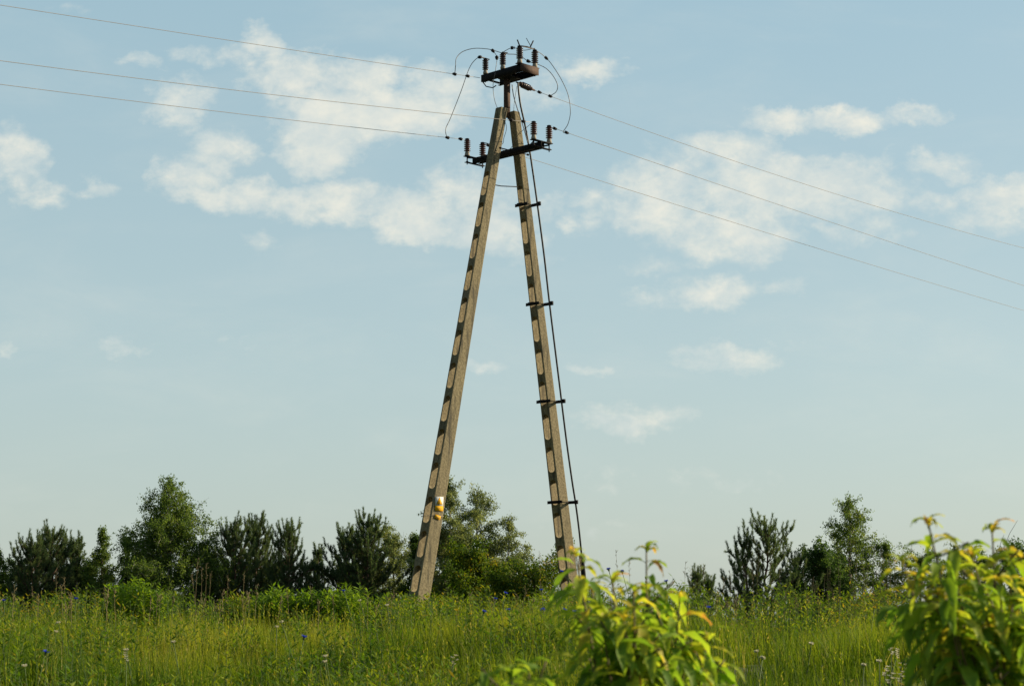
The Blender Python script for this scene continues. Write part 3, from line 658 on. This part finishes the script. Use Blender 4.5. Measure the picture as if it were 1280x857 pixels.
def pine(label, px, Y, ytop, wpx, dens=1.0, base=.06, lean=0, group='young pines behind the meadow', arch=None, bright=0.0, openness=0):
    B = gp(px, Y); top = at(px + lean, ytop, Y); H = top.z - B.z; Rd = wpx / 2 / FPX * Y * 2.0
    t = empty('pine_tree', B, label, 'tree', group); tm = MB(); nm = MB()
    tr = [Vector((B.x + (top.x - B.x) * s + rng.normal(0, .012) * H * (0 < s < 1), B.y + rng.normal(0, .012) * H, B.z - .1 + (H + .1 - .18) * s)) for s in np.linspace(0, 1, 8)]
    def tp(s):
        f = s * 7; i = min(int(f), 6); return tr[i].lerp(tr[i + 1], f - i)
    tm.tube(tr, [.045 * (1 - .85 * s) * H / 2.6 + .006 for s in np.linspace(0, 1, 8)], 7)
    shoots = []
    def shoot(p, d, l): shoots.append((Vector(p), Vector(d).normalized(), l))
    nw = max(6, int(H / .24))
    for i in range(nw):
        s = base + (1 - base) * (i + .3) / nw; q = (s - base) / (1 - base)
        rad = Rd * ((1 - q) ** .48 * 1.0 + .03)
        for j in range(6):
            if rng.random() < openness: continue
            az = j * math.pi / 3 + i * .5 + rng.normal(0, .25); ln = rad * rng.uniform(.55, 1.15) + .08
            el = R(rng.uniform(0, 25) + 26 * q)
            d = Vector((math.cos(az) * math.cos(el), math.sin(az) * math.cos(el), math.sin(el)))
            P = curve_pts(tp(s), d, ln, (0, 0, .75), 5, .07)
            tm.tube(P, [max(.005, .016 * (1 - .7 * k / 5)) for k in range(6)], 4, caps=False)
            c = max(3, int(ln * 15 * dens))
            for k in range(c):
                f = rng.uniform(.2, 1) * 5; kk = min(int(f), 4); o = P[kk].lerp(P[kk + 1], f - kk)
                dd = (P[kk + 1] - P[kk]).normalized() * .5 + Vector(rng.normal(0, .38, 3)) + Vector((0, 0, .75)); shoot(o, dd, rng.uniform(.12, .22))
            shoot(P[-1], (P[-1] - P[-2]).normalized() * .5 + Vector((rng.normal(0, .1), rng.normal(0, .1), 1)), rng.uniform(.2, .36))
    shoot(tp(.98), (0, 0, 1), .34)
    for k in range(4): shoot(tp(.96), (rng.normal(0, .45), rng.normal(0, .45), 1), .25)
    if arch:                                    # one long limb that swings out sideways and lifts at its end
        Q = spline([Vector(p) for p in arch], 5); tm.tube(Q, [.028 * (1 - .6 * i / len(Q)) for i in range(len(Q))], 6)
        for i in range(3, len(Q)):
            for _ in range(3): shoot(Q[i], Vector((rng.normal(.1, .5), rng.normal(0, .5), 1)), rng.uniform(.14, .30))
    Pn = []; Dn = []; Ln = []; Tn = []
    for (p, d, l) in shoots:
        tm.tube([p, p + d * l * .5, p + d * l + UP * .02], [.006, .005, .003], 3, caps=False)
        c = int(l * 400); f = rng.uniform(0, 1, c); ang = rng.uniform(0, 2 * math.pi, c)
        u = np.array(d.orthogonal().normalized()); w = np.cross(np.array(d), u); D0 = np.array(d)
        side = u * np.cos(ang)[:, None] + w * np.sin(ang)[:, None]
        Pn.append(np.array(p) + D0 * (f * l)[:, None]); Dn.append(side * .75 + D0 * .75 + rng.normal(0, .12, (c, 3)))
        Ln.append(rng.uniform(.055, .095, c)); Tn.append(np.clip(rng.normal(.4 + bright, .15) + rng.normal(0, .1, c) + f * .2, 0, 1))
    needles(nm, np.concatenate(Pn), np.concatenate(Dn), np.concatenate(Ln), .010, np.concatenate(Tn))
    tm.build('trunk', M['pinebark'], t, smooth=True); nm.build('crown', M['pine'], t); return t

broadleaf('birch_tree', 'tallest broad birch tree at the left, rising well above its neighbours', 213, 56, 598, 150, 'birch', 'birchbark', 120, 42000, .080, base=.06, sparse=.2, droop=.25)
broadleaf('broadleaf_tree', 'small tree cut off by the left edge of the picture', -4, 56, 683, 46, 'birch', 'bark', 34, 7000, .08, base=.05, sparse=.2)
pine('dark pine at the far left with the lower rounded top', 40, 56, 680, 62, 1.1)
pine('dark pine with several tips at the far left, highest of the clump', 66, 57, 665, 58, 1.2)
pine('dark pine at the right side of the far left clump', 90, 58, 676, 50, 1.1)
broadleaf('broadleaf_tree', 'slender young tree just left of the tallest birch', 128, 57, 662, 60, 'birch', 'bark', 46, 10000, .075, base=.05, sparse=.2)
broadleaf('broadleaf_tree', 'low bushy tree tucked against the left foot of the tallest birch', 158, 58, 672, 42, 'oak', 'bark', 36, 8000, .08, base=.04, sparse=.15)
broadleaf('broadleaf_tree', 'low bushy tree under the right side of the tallest birch', 256, 57, 682, 52, 'birch', 'bark', 40, 10000, .075, base=.04, sparse=.15)
pine('pine with twin tips just right of the tallest birch', 293, 56, 656, 54, 1.1)
pine('upright pine in the middle of the trio right of the tallest birch', 320, 57, 652, 58, 1.1)
pine('pine with a tall narrow tip, right one of the trio beside the tallest birch', 361, 56, 656, 46, 1.0)
for (q, qt, qw, lab) in ((22, 708, 44, 'low dark thicket at the foot of the leftmost pines'), (110, 704, 46, 'low dark thicket between the far left pines and the slender tree'), (182, 700, 40, 'low dark thicket under the left side of the tallest birch'), (276, 706, 40, 'low dark thicket between the tallest birch and the twin-tipped pine'), (344, 706, 40, 'low dark thicket filling the foot of the pine trio'), (448, 712, 50, 'low dark thicket at the foot of the pair of pines left of the pole')):
    broadleaf('leafy_bush', lab, q, 58, qt, qw, 'oak', 'bark', 34, 7000, .085, base=.03, shape='round', sparse=.1, group='thickets between the pines', cat='bush')
pine('small pine with one crooked limb reaching up in the gap between two pine groups', 384, 57, 706, 34, .9, arch=[at(366, 728, 56.5), at(380, 716, 56.5), at(392, 711, 56.5), at(402, 713, 56.5), at(408, 720, 56.5), at(418, 724, 56.5)])
pine('tiny pine standing alone in the gap left of the middle pines', 399, 58, 684, 14, .7)
pine('lower left pine of the pair left of the concrete pole', 435, 57, 668, 58, 1.1)
pine('taller pine of the pair left of the concrete pole', 461, 56, 650, 64, 1.15)
broadleaf('broadleaf_tree', 'light green rounded tree between the middle pines and the pole', 492, 57, 668, 56, 'birchgrey', 'bark', 44, 13000, .075, base=.05, shape='round', sparse=.2)
broadleaf('broadleaf_tree', 'dark narrow tree hard against the left leg of the pole', 520, 56, 668, 42, 'oak', 'bark', 44, 12000, .08, base=.03, sparse=.1)
broadleaf('birch_tree', 'airy birch rising right behind the left leg of the pole', 562, 54, 598, 76, 'birchgrey', 'birchbark', 70, 24000, .075, base=.03, shape='tall', sparse=.3, droop=.5)
broadleaf('birch_tree', 'middle airy birch between the two legs of the pole', 596, 55, 607, 92, 'birchgrey', 'birchbark', 66, 22000, .075, base=.03, shape='tall', sparse=.35, droop=.6)
broadleaf('birch_tree', 'thin lower birch at the right of the group between the pole legs', 636, 55, 645, 58, 'birchgrey', 'birchbark', 48, 11000, .07, base=.05, shape='tall', sparse=.5, droop=.6)
broadleaf('broadleaf_tree', 'dense dark green bush at the foot of the birches between the pole legs', 586, 50, 692, 64, 'yellowbush', 'bark', 60, 13000, .085, base=.03, shape='round', sparse=.15, group='bushes at the back of the meadow', cat='bush')
broadleaf('leafy_bush', 'yellow-flecked low bush just left of the right concrete leg', 667, 46, 712, 76, 'yellowbush', 'bark', 46, 9000, .075, base=.03, shape='round', sparse=.15, group='bushes at the back of the meadow', cat='bush')
broadleaf('leafy_bush', 'lowest bush between the legs, hugging the grass', 632, 46, 722, 46, 'yellowbush', 'bark', 34, 6000, .075, base=.03, shape='round', sparse=.15, group='bushes at the back of the meadow', cat='bush')
pine('tiny pine left of the two seen against the sky right of the pole', 872, 55, 712, 22, .9, bright=.25)
pine('tiny pine right of the two seen against the sky right of the pole', 886, 54, 724, 20, .9, bright=.1)
pine('open pine with many upright tips, the largest pine on the right', 957, 52, 657, 74, .85, bright=.08, openness=.2)
pine('pine tip at the left shoulder of the largest right-hand pine', 931, 52, 672, 34, .75, openness=.2)
pine('small pine between the largest right-hand pine and the dark bush', 996, 54, 694, 28, .9)
broadleaf('broadleaf_tree', 'very dark bushy tree at the left foot of the right-hand birch', 1024, 53, 690, 56, 'oak', 'bark', 50, 14000, .085, base=.03, shape='round', sparse=.12)
broadleaf('birch_tree', 'tall narrow birch standing on the right, near the foreground sapling', 1062, 54, 619, 78, 'birch', 'birchbark', 76, 21000, .072, base=.05, shape='tall', sparse=.35, droop=.45)
broadleaf('broadleaf_tree', 'thin straggly tree with bare stems right of the right-hand birch', 1108, 54, 676, 50, 'birch', 'bark', 30, 5200, .07, base=.15, sparse=.5)
broadleaf('broadleaf_tree', 'bushy tree showing between the tips of the right foreground sapling', 1150, 54, 700, 60, 'birch', 'bark', 40, 9000, .075, base=.05, shape='round', sparse=.3)
broadleaf('broadleaf_tree', 'grey-green tree behind the middle of the right foreground sapling', 1205, 55, 692, 60, 'birchgrey', 'bark', 40, 9000, .075, base=.05, shape='round', sparse=.4)
broadleaf('broadleaf_tree', 'dark tree at the right edge of the picture behind the sapling', 1272, 52, 690, 60, 'oak', 'bark', 44, 11000, .085, base=.05, shape='round', sparse=.2)
m = MB(); B0 = gp(1240, 40)
bt_ = empty('bare_twig', B0, 'leafless twigs sticking up against the sky at the right edge', 'twig')
for (x, y) in ((1272, 650), (1262, 672), (1255, 668), (1248, 690)):
    m.tube(spline([B0, at(1243, 740, 40), at((1243 + x) / 2, (705 + y) / 2 , 40), at(x, y, 40)], 3), [.010 - .0007 * i for i in range(10)], 4)
m.build('branch', M['bark'], bt_)

# ------------------------------------------------------------------ shrubs and weeds at the back of the meadow
def stems_leafy(mb, sb, B, H, n_leaf, L, tintc, lean=.15, spread=.3):
    d = Vector((rng.normal(0, lean), rng.normal(0, lean), 1)); P = curve_pts(B, d, H, (0, 0, .2), 4, .06)
    sb.tube(P, [.006, .005, .004, .003, .002], 3, caps=False)
    A = np.array([tuple(q) for q in P]); f = (np.linspace(.15, 1, n_leaf) ** .9) * 4; f = np.minimum(f, 3.999); k = f.astype(int)
    p = A[k] + (A[k + 1] - A[k]) * (f - k)[:, None]; ang = np.arange(n_leaf) * 2.4 + rng.uniform(0, 6)
    D = np.stack([np.cos(ang), np.sin(ang), np.full(n_leaf, .55) + rng.normal(0, .25, n_leaf)], 1)
    cards(mb, p, D, L * rng.uniform(.7, 1.2, n_leaf), L * .26, np.clip(tintc + rng.normal(0, .13, n_leaf) + (f / 4) ** 3 * .15, 0, 1), up=np.tile([0, 0, 1.], (n_leaf, 1)) + rng.normal(0, .3, (n_leaf, 3)))
def shrub(label, px, Y, ytop, wpx, n, leaf='shrub', L=.12, tc0=.5, group='leafy shrubs at the back edge of the grass', name='leafy_shrub'):
    B = gp(px, Y); Hh = at(px, ytop, Y).z - B.z; Rd = wpx / 2 / FPX * Y
    t = empty(name, B, label, 'shrub', group); lm = MB(); sm = MB()
    for _ in range(int(n * 2.6)):
        a = rng.uniform(0, 6.28); r = math.sqrt(rng.random()) * Rd; x = B.x + math.cos(a) * r; y = B.y + math.sin(a) * r
        stems_leafy(lm, sm, (x, y, G(x, y)), Hh * (1 - .35 * (r / Rd) ** 2) * rng.uniform(.86, 1.08), 34, L, tc0, .08)
    lm.build('foliage', M[leaf], t); sm.build('stem', M['stem'], t)
shrub('round bright green shrub in front of the tallest birch', 168, 31, 724, 84, 60, tc0=.55)
shrub('bright green shrub, left one of the low row in front of the pines', 345, 31, 735, 64, 45, tc0=.55)
shrub('darker low shrub in the middle of the row in front of the pines', 388, 31, 739, 56, 40, tc0=.3)
shrub('bright green shrub, right one of the low row in front of the pines', 430, 31, 731, 76, 50, tc0=.6)
shrub('low reddish-tipped shrub under the twin-tipped pine', 300, 33, 743, 50, 34, 'weed', tc0=.65)
shrub('yellow-green shrub at the right foot of the left concrete leg', 560, 29, 741, 50, 24, 'yellowbush', L=.10, tc0=.6)
shrub('dark green shrub under the right end of the pines, close to the pole', 482, 33, 744, 46, 30, 'weed', tc0=.25)
lm = MB(); sm = MB()
def weed_band(px0, px1, Y0, Y1, ytop, n, tc0, L=.10):
    for _ in range(n):
        px = rng.uniform(px0, px1); Y = rng.uniform(Y0, Y1); B = gp(px, Y)
        Hh = at(px, ytop + 5 * math.sin(px * .05) + rng.normal(1, 6.5), Y).z - B.z
        if Hh > .25: stems_leafy(lm, sm, B, Hh, 18, L, tc0 + rng.normal(0, .12), .12)
weed_band(-60, 340, 29.5, 38, 749, 420, .45)
weed_band(-60, 160, 28, 34, 744, 80, .8, .09)
weed_band(492, 566, 23.5, 30.5, 751, 230, .5)
weed_band(670, 735, 24, 32, 748, 120, .5)
weed_band(-80, 1380, 44, 62, 751, 900, .3, .16)
weed_band(670, 740, 27, 33.5, 742, 80, .5)
weed_band(320, 560, 29.5, 38, 751, 240, .5)
weed_band(540, 740, 28.5, 35, 748, 240, .55)
weed_band(720, 860, 28, 36, 740, 200, .4)
weed_band(840, 1350, 31, 44, 741, 620, .45)
weed_band(1040, 1130, 26, 32, 742, 50, .75)
o = lm.build('tall_weeds', M['weed']); tag(o, 'band of leafy weeds and goldenrod along the top of the bank', 'weeds', kind='stuff')
o = sm.build('weed_stems', M['stem']); tag(o, 'thin green stems of the weeds along the top of the bank', 'stems', kind='stuff')
# dry stalks and grass ears against the sky and trees
m = MB(); m2 = MB()
def stalk(px, ytop, Y, ear=True):
    B = gp(px + rng.normal(0, 4), Y); T = at(px, ytop, Y); mid = (B + T) / 2 + Vector((rng.normal(0, .03), 0, 0)); m.tube([B, mid, T], [.005, .004, .0025], 3)
    if ear:
        for k in range(14):
            p = T.lerp(mid, rng.uniform(0, .35)); d = Vector((rng.normal(0, .6), rng.normal(0, .6), 1)).normalized(); m.tube([p, p + d * rng.uniform(.03, .08)], [.002, .004], 3)
for px, yt in ((857,703),(863,712),(880,708),(674,688),(770,690),(786,700),(1048,696),(1060,690),(1078,700),(1092,690),(1102,688),(1112,700),(1128,690),(1140,682),(1153,690),(1085,706),(1070,705),(1096,700),(1118,694),(1038,705),(940,705),(948,695),(962,700),(975,708),(905,720),(912,714),(247,700),(252,712),(258,704),(264,716),(240,718),(70,715),(80,720),(305,715),(285,722)):
    stalk(px, yt, rng.uniform(30, 44))
for _ in range(90):
    px = rng.uniform(-30, 1320); stalk(px, rng.normal(745, 6), rng.uniform(22, 32))
for _ in range(60):
    px = rng.uniform(1000, 1180); stalk(px, rng.normal(722, 12), rng.uniform(32, 44), False)
o = m.build('dry_stalks', M['stalk']); tag(o, 'thin brown dry stalks and grass ears poking above the weeds', 'stalks', kind='stuff')

# ------------------------------------------------------------------ meadow grass
def scatter(n, y0, y1, marg=1.5):
    Yv = np.sqrt(rng.uniform(y0 ** 2, y1 ** 2, n)); Xv = rng.uniform(-1, 1, n) * (Yv * .285 + marg); return Xv, Yv
gm = MB()
for (n, y0, y1, hm, wd) in ((300000, 8.5, 26, .52, .0078), (42000, 24, 38, .50, .011), (9000, 5, 9, .45, .007), (9000, 36, 70, .45, .02)):
    x, y = scatter(n, y0, y1)
    patch = vnoise(x, y, 1.3, 3) * .5 + vnoise(x, y, .38, 4) * .5
    keep = rng.random(n) < np.clip((patch - .40) * 5.0, .02, 1); x, y, patch = x[keep], y[keep], patch[keep]; k = len(x)
    H = hm * rng.normal(1, .17, k) * (.50 + .7 * vnoise(x, y, 1.4, 9) + .5 * (vnoise(x, y, .3, 11) - .5)); H = np.clip(H, .12, .85)
    P = np.stack([x, y, gz(x, y) - .02], 1); lean = rng.normal(0, .09, (k, 2)) + np.array([-.03, 0])
    T = np.clip(.42 + (vnoise(x, y, .9, 5) - .5) * .75 + (vnoise(x, y, 3.1, 6) - .5) * .6 + rng.normal(0, .17, k), 0, .9)
    T[rng.random(k) < .03] = .95
    blades(gm, P, H, wd * rng.uniform(.6, 1.4, k), lean * (H / .5)[:, None], 1.8, T)
o = gm.build('meadow_grass', M['grass']); tag(o, 'tall green meadow grass covering the bank', 'grass', kind='stuff')
# broadleaf undergrowth, darker clumps
um = MB(); us = MB()
x, y = scatter(8000, 9, 24)
pt_ = vnoise(x, y, 1.6, 21) * .6 + vnoise(x, y, .5, 22) * .4
lf = np.clip((-x / (y * .28)) * .12, -.05, .14)
for X_, Y_, q in zip(x, y, pt_ + lf):
    if q < .56: continue
    stems_leafy(um, us, (X_, Y_, G(X_, Y_)), .50 * rng.uniform(.6, 1.35), 24, .08, rng.uniform(.0, .75), .2)
o = um.build('undergrowth', M['weed']); tag(o, 'patches of small-leaved dark weeds low in the meadow grass', 'weeds', kind='stuff')
o = us.build('undergrowth_stems', M['stem']); tag(o, 'stems of the small-leaved weeds in the meadow', 'stems', kind='stuff')
# pale fine ears of grass scattered over the meadow
em = MB(); x, y = scatter(1500, 10, 26)
P = np.stack([x, y, gz(x, y)], 1); H = rng.uniform(.5, .78, len(x)); ln = rng.normal(0, .06, (len(x), 2))
blades(em, P, H, np.full(len(x), .004), ln, 1.6, rng.uniform(.5, 1, len(x)))
for k in range(5):
    f = .82 + k * .045; base_ = P + np.stack([ln[:, 0] * f ** 1.6, ln[:, 1] * f ** 1.6, H * f], 1)
    cards(em, base_, np.stack([rng.normal(0, .5, len(x)), rng.normal(0, .5, len(x)), np.ones(len(x))], 1), .035, .009, rng.uniform(.6, 1, len(x)))
o = em.build('grass_ears', M['grass']); tag(o, 'pale feathery ears standing above the meadow grass', 'grass', kind='stuff')

# ------------------------------------------------------------------ flowers
def flower_proto(name, cat, kind):
    t = empty(name, (0, 0, 0), None, cat); sm = MB(); pm = MB()
    sm.tube([(0, 0, -.9), (.01, 0, -.4), (0, 0, 0)], [.004, .0035, .003], 4)
    if kind == 'blue':
        sm.lathe((0, 0, -.012), [(0, .004), (.008, .009), (.018, .006)], 8)
        for k in range(22):
            a = k * 2.4; el = .15 + .85 * (k / 22); d = np.array([[math.cos(a), math.sin(a), el]]); cards(pm, np.array([[0, 0, .004]]), d, .026, .013, rng.uniform(0, 1, 1), up=np.array([[0, 0, 1.]]))
        mp = 'blue'
    else:
        for j in range(5):
            o = np.array([rng.normal(0, .012), rng.normal(0, .012), -.012 * j + .02]) if kind == 'cluster' else np.array([0, 0, 0])
            for k in range(7):
                a = k * .9 + j; d = np.array([[math.cos(a), math.sin(a), .35 + .2 * j]]); cards(pm, o[None], d, .017 if kind == 'cluster' else .021, .012, rng.uniform(0, 1, 1), up=np.array([[0, 0, 1.]]))
        mp = 'cream' if kind != 'yel' else 'yellowpetal'
    sm.build('stem', M['stem'], t); pm.build('petals', M[mp], t); return t
def place(proto, lst, group, Yf):
    first = True
    for (px, py, lab) in lst:
        Y = Yf(py)
        if first: o = proto; first = False
        else:
            o = proto.copy(); col.objects.link(o)
            for ch in list(proto.children): c = ch.copy(); col.objects.link(c); c.parent = o
        o.location = at(px, py, Y); o.rotation_euler = (rng.normal(0, .15), rng.normal(0, .15), rng.uniform(0, 6)); o.scale = (1.5,) * 3; tag(o, lab, None, group)
def meadowY(py):
    return float(np.clip(21 - (py - 758) * .088, 12.0, 22))
place(flower_proto('cornflower', 'flower', 'blue'), [
 (632,742,'blue cornflower in front of the bush between the pole legs, upper right of a pair'),(619,749,'blue cornflower in front of the bush between the pole legs, lower left of a pair'),
 (605,765,'blue cornflower at the top of the grass, leftmost below the bush between the pole legs'),(636,763,'blue cornflower at the top of the grass, straight below the pair near the bush'),
 (677,738,'blue cornflower in front of the yellow-flecked bush by the right pole leg'),(679,763,'blue cornflower in the grass below the yellow-flecked bush'),
 (706,763,'brightest blue cornflower in the grass just left of the foreground sapling'),(718,765,'blue cornflower touching the left edge of the foreground sapling'),
 (702,715,'blue cornflower in front of the foot of the right concrete leg'),(761,712,'left one of two blue cornflowers seen against the sky above the sapling'),
 (778,715,'right one of two blue cornflowers seen against the sky above the sapling'),(833,727,'single blue cornflower against the sky right of the sapling top'),
 (886,760,'blue cornflower in the hedge of weeds under the tiny pines'),(95,749,'blue cornflower in front of the dark pines at the far left'),
 (5,751,'blue cornflower at the left edge of the picture'),(57,816,'blue cornflower low in the grass at the bottom left'),
 (430,739,'blue cornflower on top of the right shrub of the row before the pines'),(380,797,'blue cornflower deep in the grass below the row of shrubs')], 'cornflowers in the meadow', lambda py: 24.0 if py < 757 else meadowY(py))
place(flower_proto('white_flower', 'flower', 'white'), [
 (73,779,'cream flower high in the grass below the dark pines'),(158,813,'cream flower in the middle of the dark weeds at lower left, larger of two'),(31,833,'cream flower near the bottom left corner'),
 (217,803,'bright cream flower in the lower left grass below the tallest birch'),(70,790,'small cream flower just under the one below the dark pines'),(352,778,'upper one of two cream flowers below the row of shrubs'),
 (346,784,'lower one of two cream flowers below the row of shrubs'),(407,821,'upper one of the cream pair at the bottom left of centre'),(406,828,'lower one of the cream pair at the bottom left of centre'),
 (484,757,'cream flower at the top of the grass left of the pole'),(450,751,'cream flower in front of the right shrub of the row'),(1080,832,'cream flower left of the white flowering clump at lower right'),
 (1099,827,'cream flower between the lone one and the white clump at lower right'),(953,823,'right one of two faint cream flowers right of the central sapling'),(946,815,'left one of two faint cream flowers right of the central sapling'),
 (1014,805,'small cream flower in the grass below the dark bushy tree'),(1155,843,'cream flower under the left side of the right sapling'),(1164,852,'cream flower at the bottom edge under the right sapling')], 'cream flowers in the meadow', meadowY)
place(flower_proto('flower_cluster', 'flower', 'cluster'), [
 (1114,812,'topmost head of the white flowering clump at lower right'),(1122,816,'head right beside the topmost one of the white clump'),(1113,847,'lowest left head of the white clump at lower right'),
 (1130,833,'right-hand head of the white clump at lower right'),(1126,845,'lower middle head of the white clump at lower right'),(1107,838,'left-hand head of the white clump at lower right'),
 (158,820,'cream flower head among the dark weeds at lower left, lower of two'),(568,824,'pale yellowish flower head low in the grass beside the lower foreground sapling')], 'white flower heads in the meadow', meadowY)
ylist = [(535,746,'yellow flower right at the foot of the left concrete leg'),(570,763,'yellow flower in the grass below the left concrete leg, left of two'),(588,768,'yellow flower in the grass below the left concrete leg, right of two'),
 (1050,748,'yellow flower head in the weeds below the right-hand birch'),(660,745,'yellow flower in front of the bush left of the right leg'),(1093,760,'pale yellow flower at the top of the grass near the right sapling')]
place(flower_proto('yellow_flower', 'flower', 'yel'), ylist, 'yellow flowers in the meadow', lambda py: 24.0 if py < 757 else meadowY(py))

# ------------------------------------------------------------------ foreground saplings
def big_leaf(mb, p, d, up, L, W, tint, curl):
    """a long pointed leaf: curved along its length, folded along the midrib"""
    d = Vector(d).normalized(); s = d.cross(Vector(up)); s = s.normalized() if s.length > .01 else d.orthogonal().normalized(); n = s.cross(d).normalized()
    nseg = 8; V = []; pos = Vector(p); dirv = d.copy()
    for k in range(nseg + 1):
        t_ = k / nseg; w = W * (math.sin(math.pi * min(1, t_ * .98 + .02) ** .82) ** .85) * (1 - .25 * t_) / 2 + .0006
        nn = s.cross(dirv).normalized(); wob = .10 * W * math.sin(k * 2.1 + p[0] * 50)
        V += [tuple(pos - s * w + nn * (w * .45 + wob)), tuple(pos), tuple(pos + s * w + nn * (w * .45 - wob))]
        pos = pos + dirv * (L / nseg); dirv = (dirv + Vector((0, 0, -curl / nseg))).normalized()
    F = []
    for k in range(nseg):
        i = k * 3; F += [(i, i + 1, i + 4, i + 3), (i + 1, i + 2, i + 5, i + 4)]
    mb.add(V, F, tint)
def sapling(label, basepx, Y, tips, depth=.25, Lm=.14, dk=0.0):
    B = gp(basepx, Y); t = empty('sapling', B, label, 'sapling', 'leafy saplings close to the camera'); lm = MB(); sm = MB()
    for (px, py, dens) in tips:
        yy = Y + rng.uniform(-depth, depth); T = at(px, py, yy); base = B + Vector((rng.normal(0, .05), rng.normal(0, .05), 0))
        h = T.z - base.z; out = Vector((T.x - base.x, T.y - base.y, 0))
        P = spline([base, base + UP * h * .45 + out * .25, base + UP * h * .78 + out * .66, T], 8)
        nP = len(P); sm.tube(P, [.008 * (1 - .85 * i / nP) + .001 for i in range(nP)], 6)
        # leafy upper part plus side shoots
        shoots = [(P[int(nP * .42):], 1.0)]
        for k in range(4):
            i = int(nP * rng.uniform(.55, .9)); d = Vector((rng.normal(0, .8), rng.normal(0, .8), .55)).normalized(); l = rng.uniform(.08, .17)
            Q = curve_pts(P[i], d, l, (0, 0, .1), 5, .08); sm.tube(Q, [.003] * 6, 5); shoots.append((Q, .6))
        for k in range(6):
            ang = k * 1.3 + rng.normal(0, .4); big_leaf(lm, P[-1] - UP * .004 * k, (math.cos(ang) * .6, math.sin(ang) * .6, .9), (rng.normal(0, .3), rng.normal(0, .3), 1), rng.uniform(.035, .085), rng.uniform(.012, .022), float(rng.uniform(.55, .97)) - dk, rng.uniform(1.5, 2.8))
        for Q, wt2 in shoots:
            Ls = sum((Q[i + 1] - Q[i]).length for i in range(len(Q) - 1)); c = max(5, int(Ls / .021 * dens))
            for k in range(c):
                f = (k + rng.uniform(0, .7)) / c * (len(Q) - 1); i = min(int(f), len(Q) - 2); p = Q[i].lerp(Q[i + 1], f - i); g2 = f / (len(Q) - 1)
                ang = k * 2.4 + rng.normal(0, .4); young = max(0, (g2 - .72) / .28)
                d = Vector((math.cos(ang), math.sin(ang), rng.normal(-.15, .3) + young * .7))
                L = Lm * rng.uniform(.75, 1.15) * (1 - .55 * young ** 2)
                tv = rng.normal(.44, .18) + young ** 1.5 * .34 * wt2 + (.2 if rng.random() < .07 else 0)
                pet = p + d.normalized() * .012; sm.tube([p, pet], .0012, 3, caps=False)
                big_leaf(lm, pet, d, (rng.normal(0, .3), rng.normal(0, .3), 1), L, L * rng.uniform(.24, .31), float(np.clip(tv - dk, 0, .98)), rng.uniform(1.0, 2.4))
    lm.build('leaves', M['cherry'], t, smooth=True); sm.build('stem', M['twig'], t, smooth=True)
sapling('yellow-green leafy sapling in the foreground just right of the pole foot', 800, 5.9,
 [(719,690,.8),(740,735,.9),(765,722,.7),(808,684,.8),(792,735,.9),(752,772,.9),(850,742,.9),(830,775,.9),(885,795,.8),(755,800,.8),(795,800,.9),(860,815,.9),(760,825,.9),(820,840,.9),(880,845,.8),(770,850,.8),(780,770,.8)])
sapling('large leafy sapling with orange tips filling the lower right corner', 1275, 5.6,
 [(1160,652,.8),(1240,660,.8),(1128,700,.8),(1150,720,.9),(1190,705,.9),(1215,690,.9),(1262,700,.9),(1295,700,.9),(1178,762,.9),(1215,745,1),(1270,750,1),(1205,788,1),(1235,800,1),(1300,780,1),(1228,835,1),(1262,840,1),(1310,840,1),(1225,770,1),(1250,725,1),(1180,740,.9),(1290,735,1),(1320,720,1)], depth=.3)
sapling('low blurred sapling at the bottom edge left of the central one', 655, 5.4, [(612,846,.7),(638,840,.8),(662,832,.7),(690,850,.8),(640,858,.8),(668,858,.8),(622,860,.8),(600,862,.7)], depth=.2, Lm=.10, dk=.24)
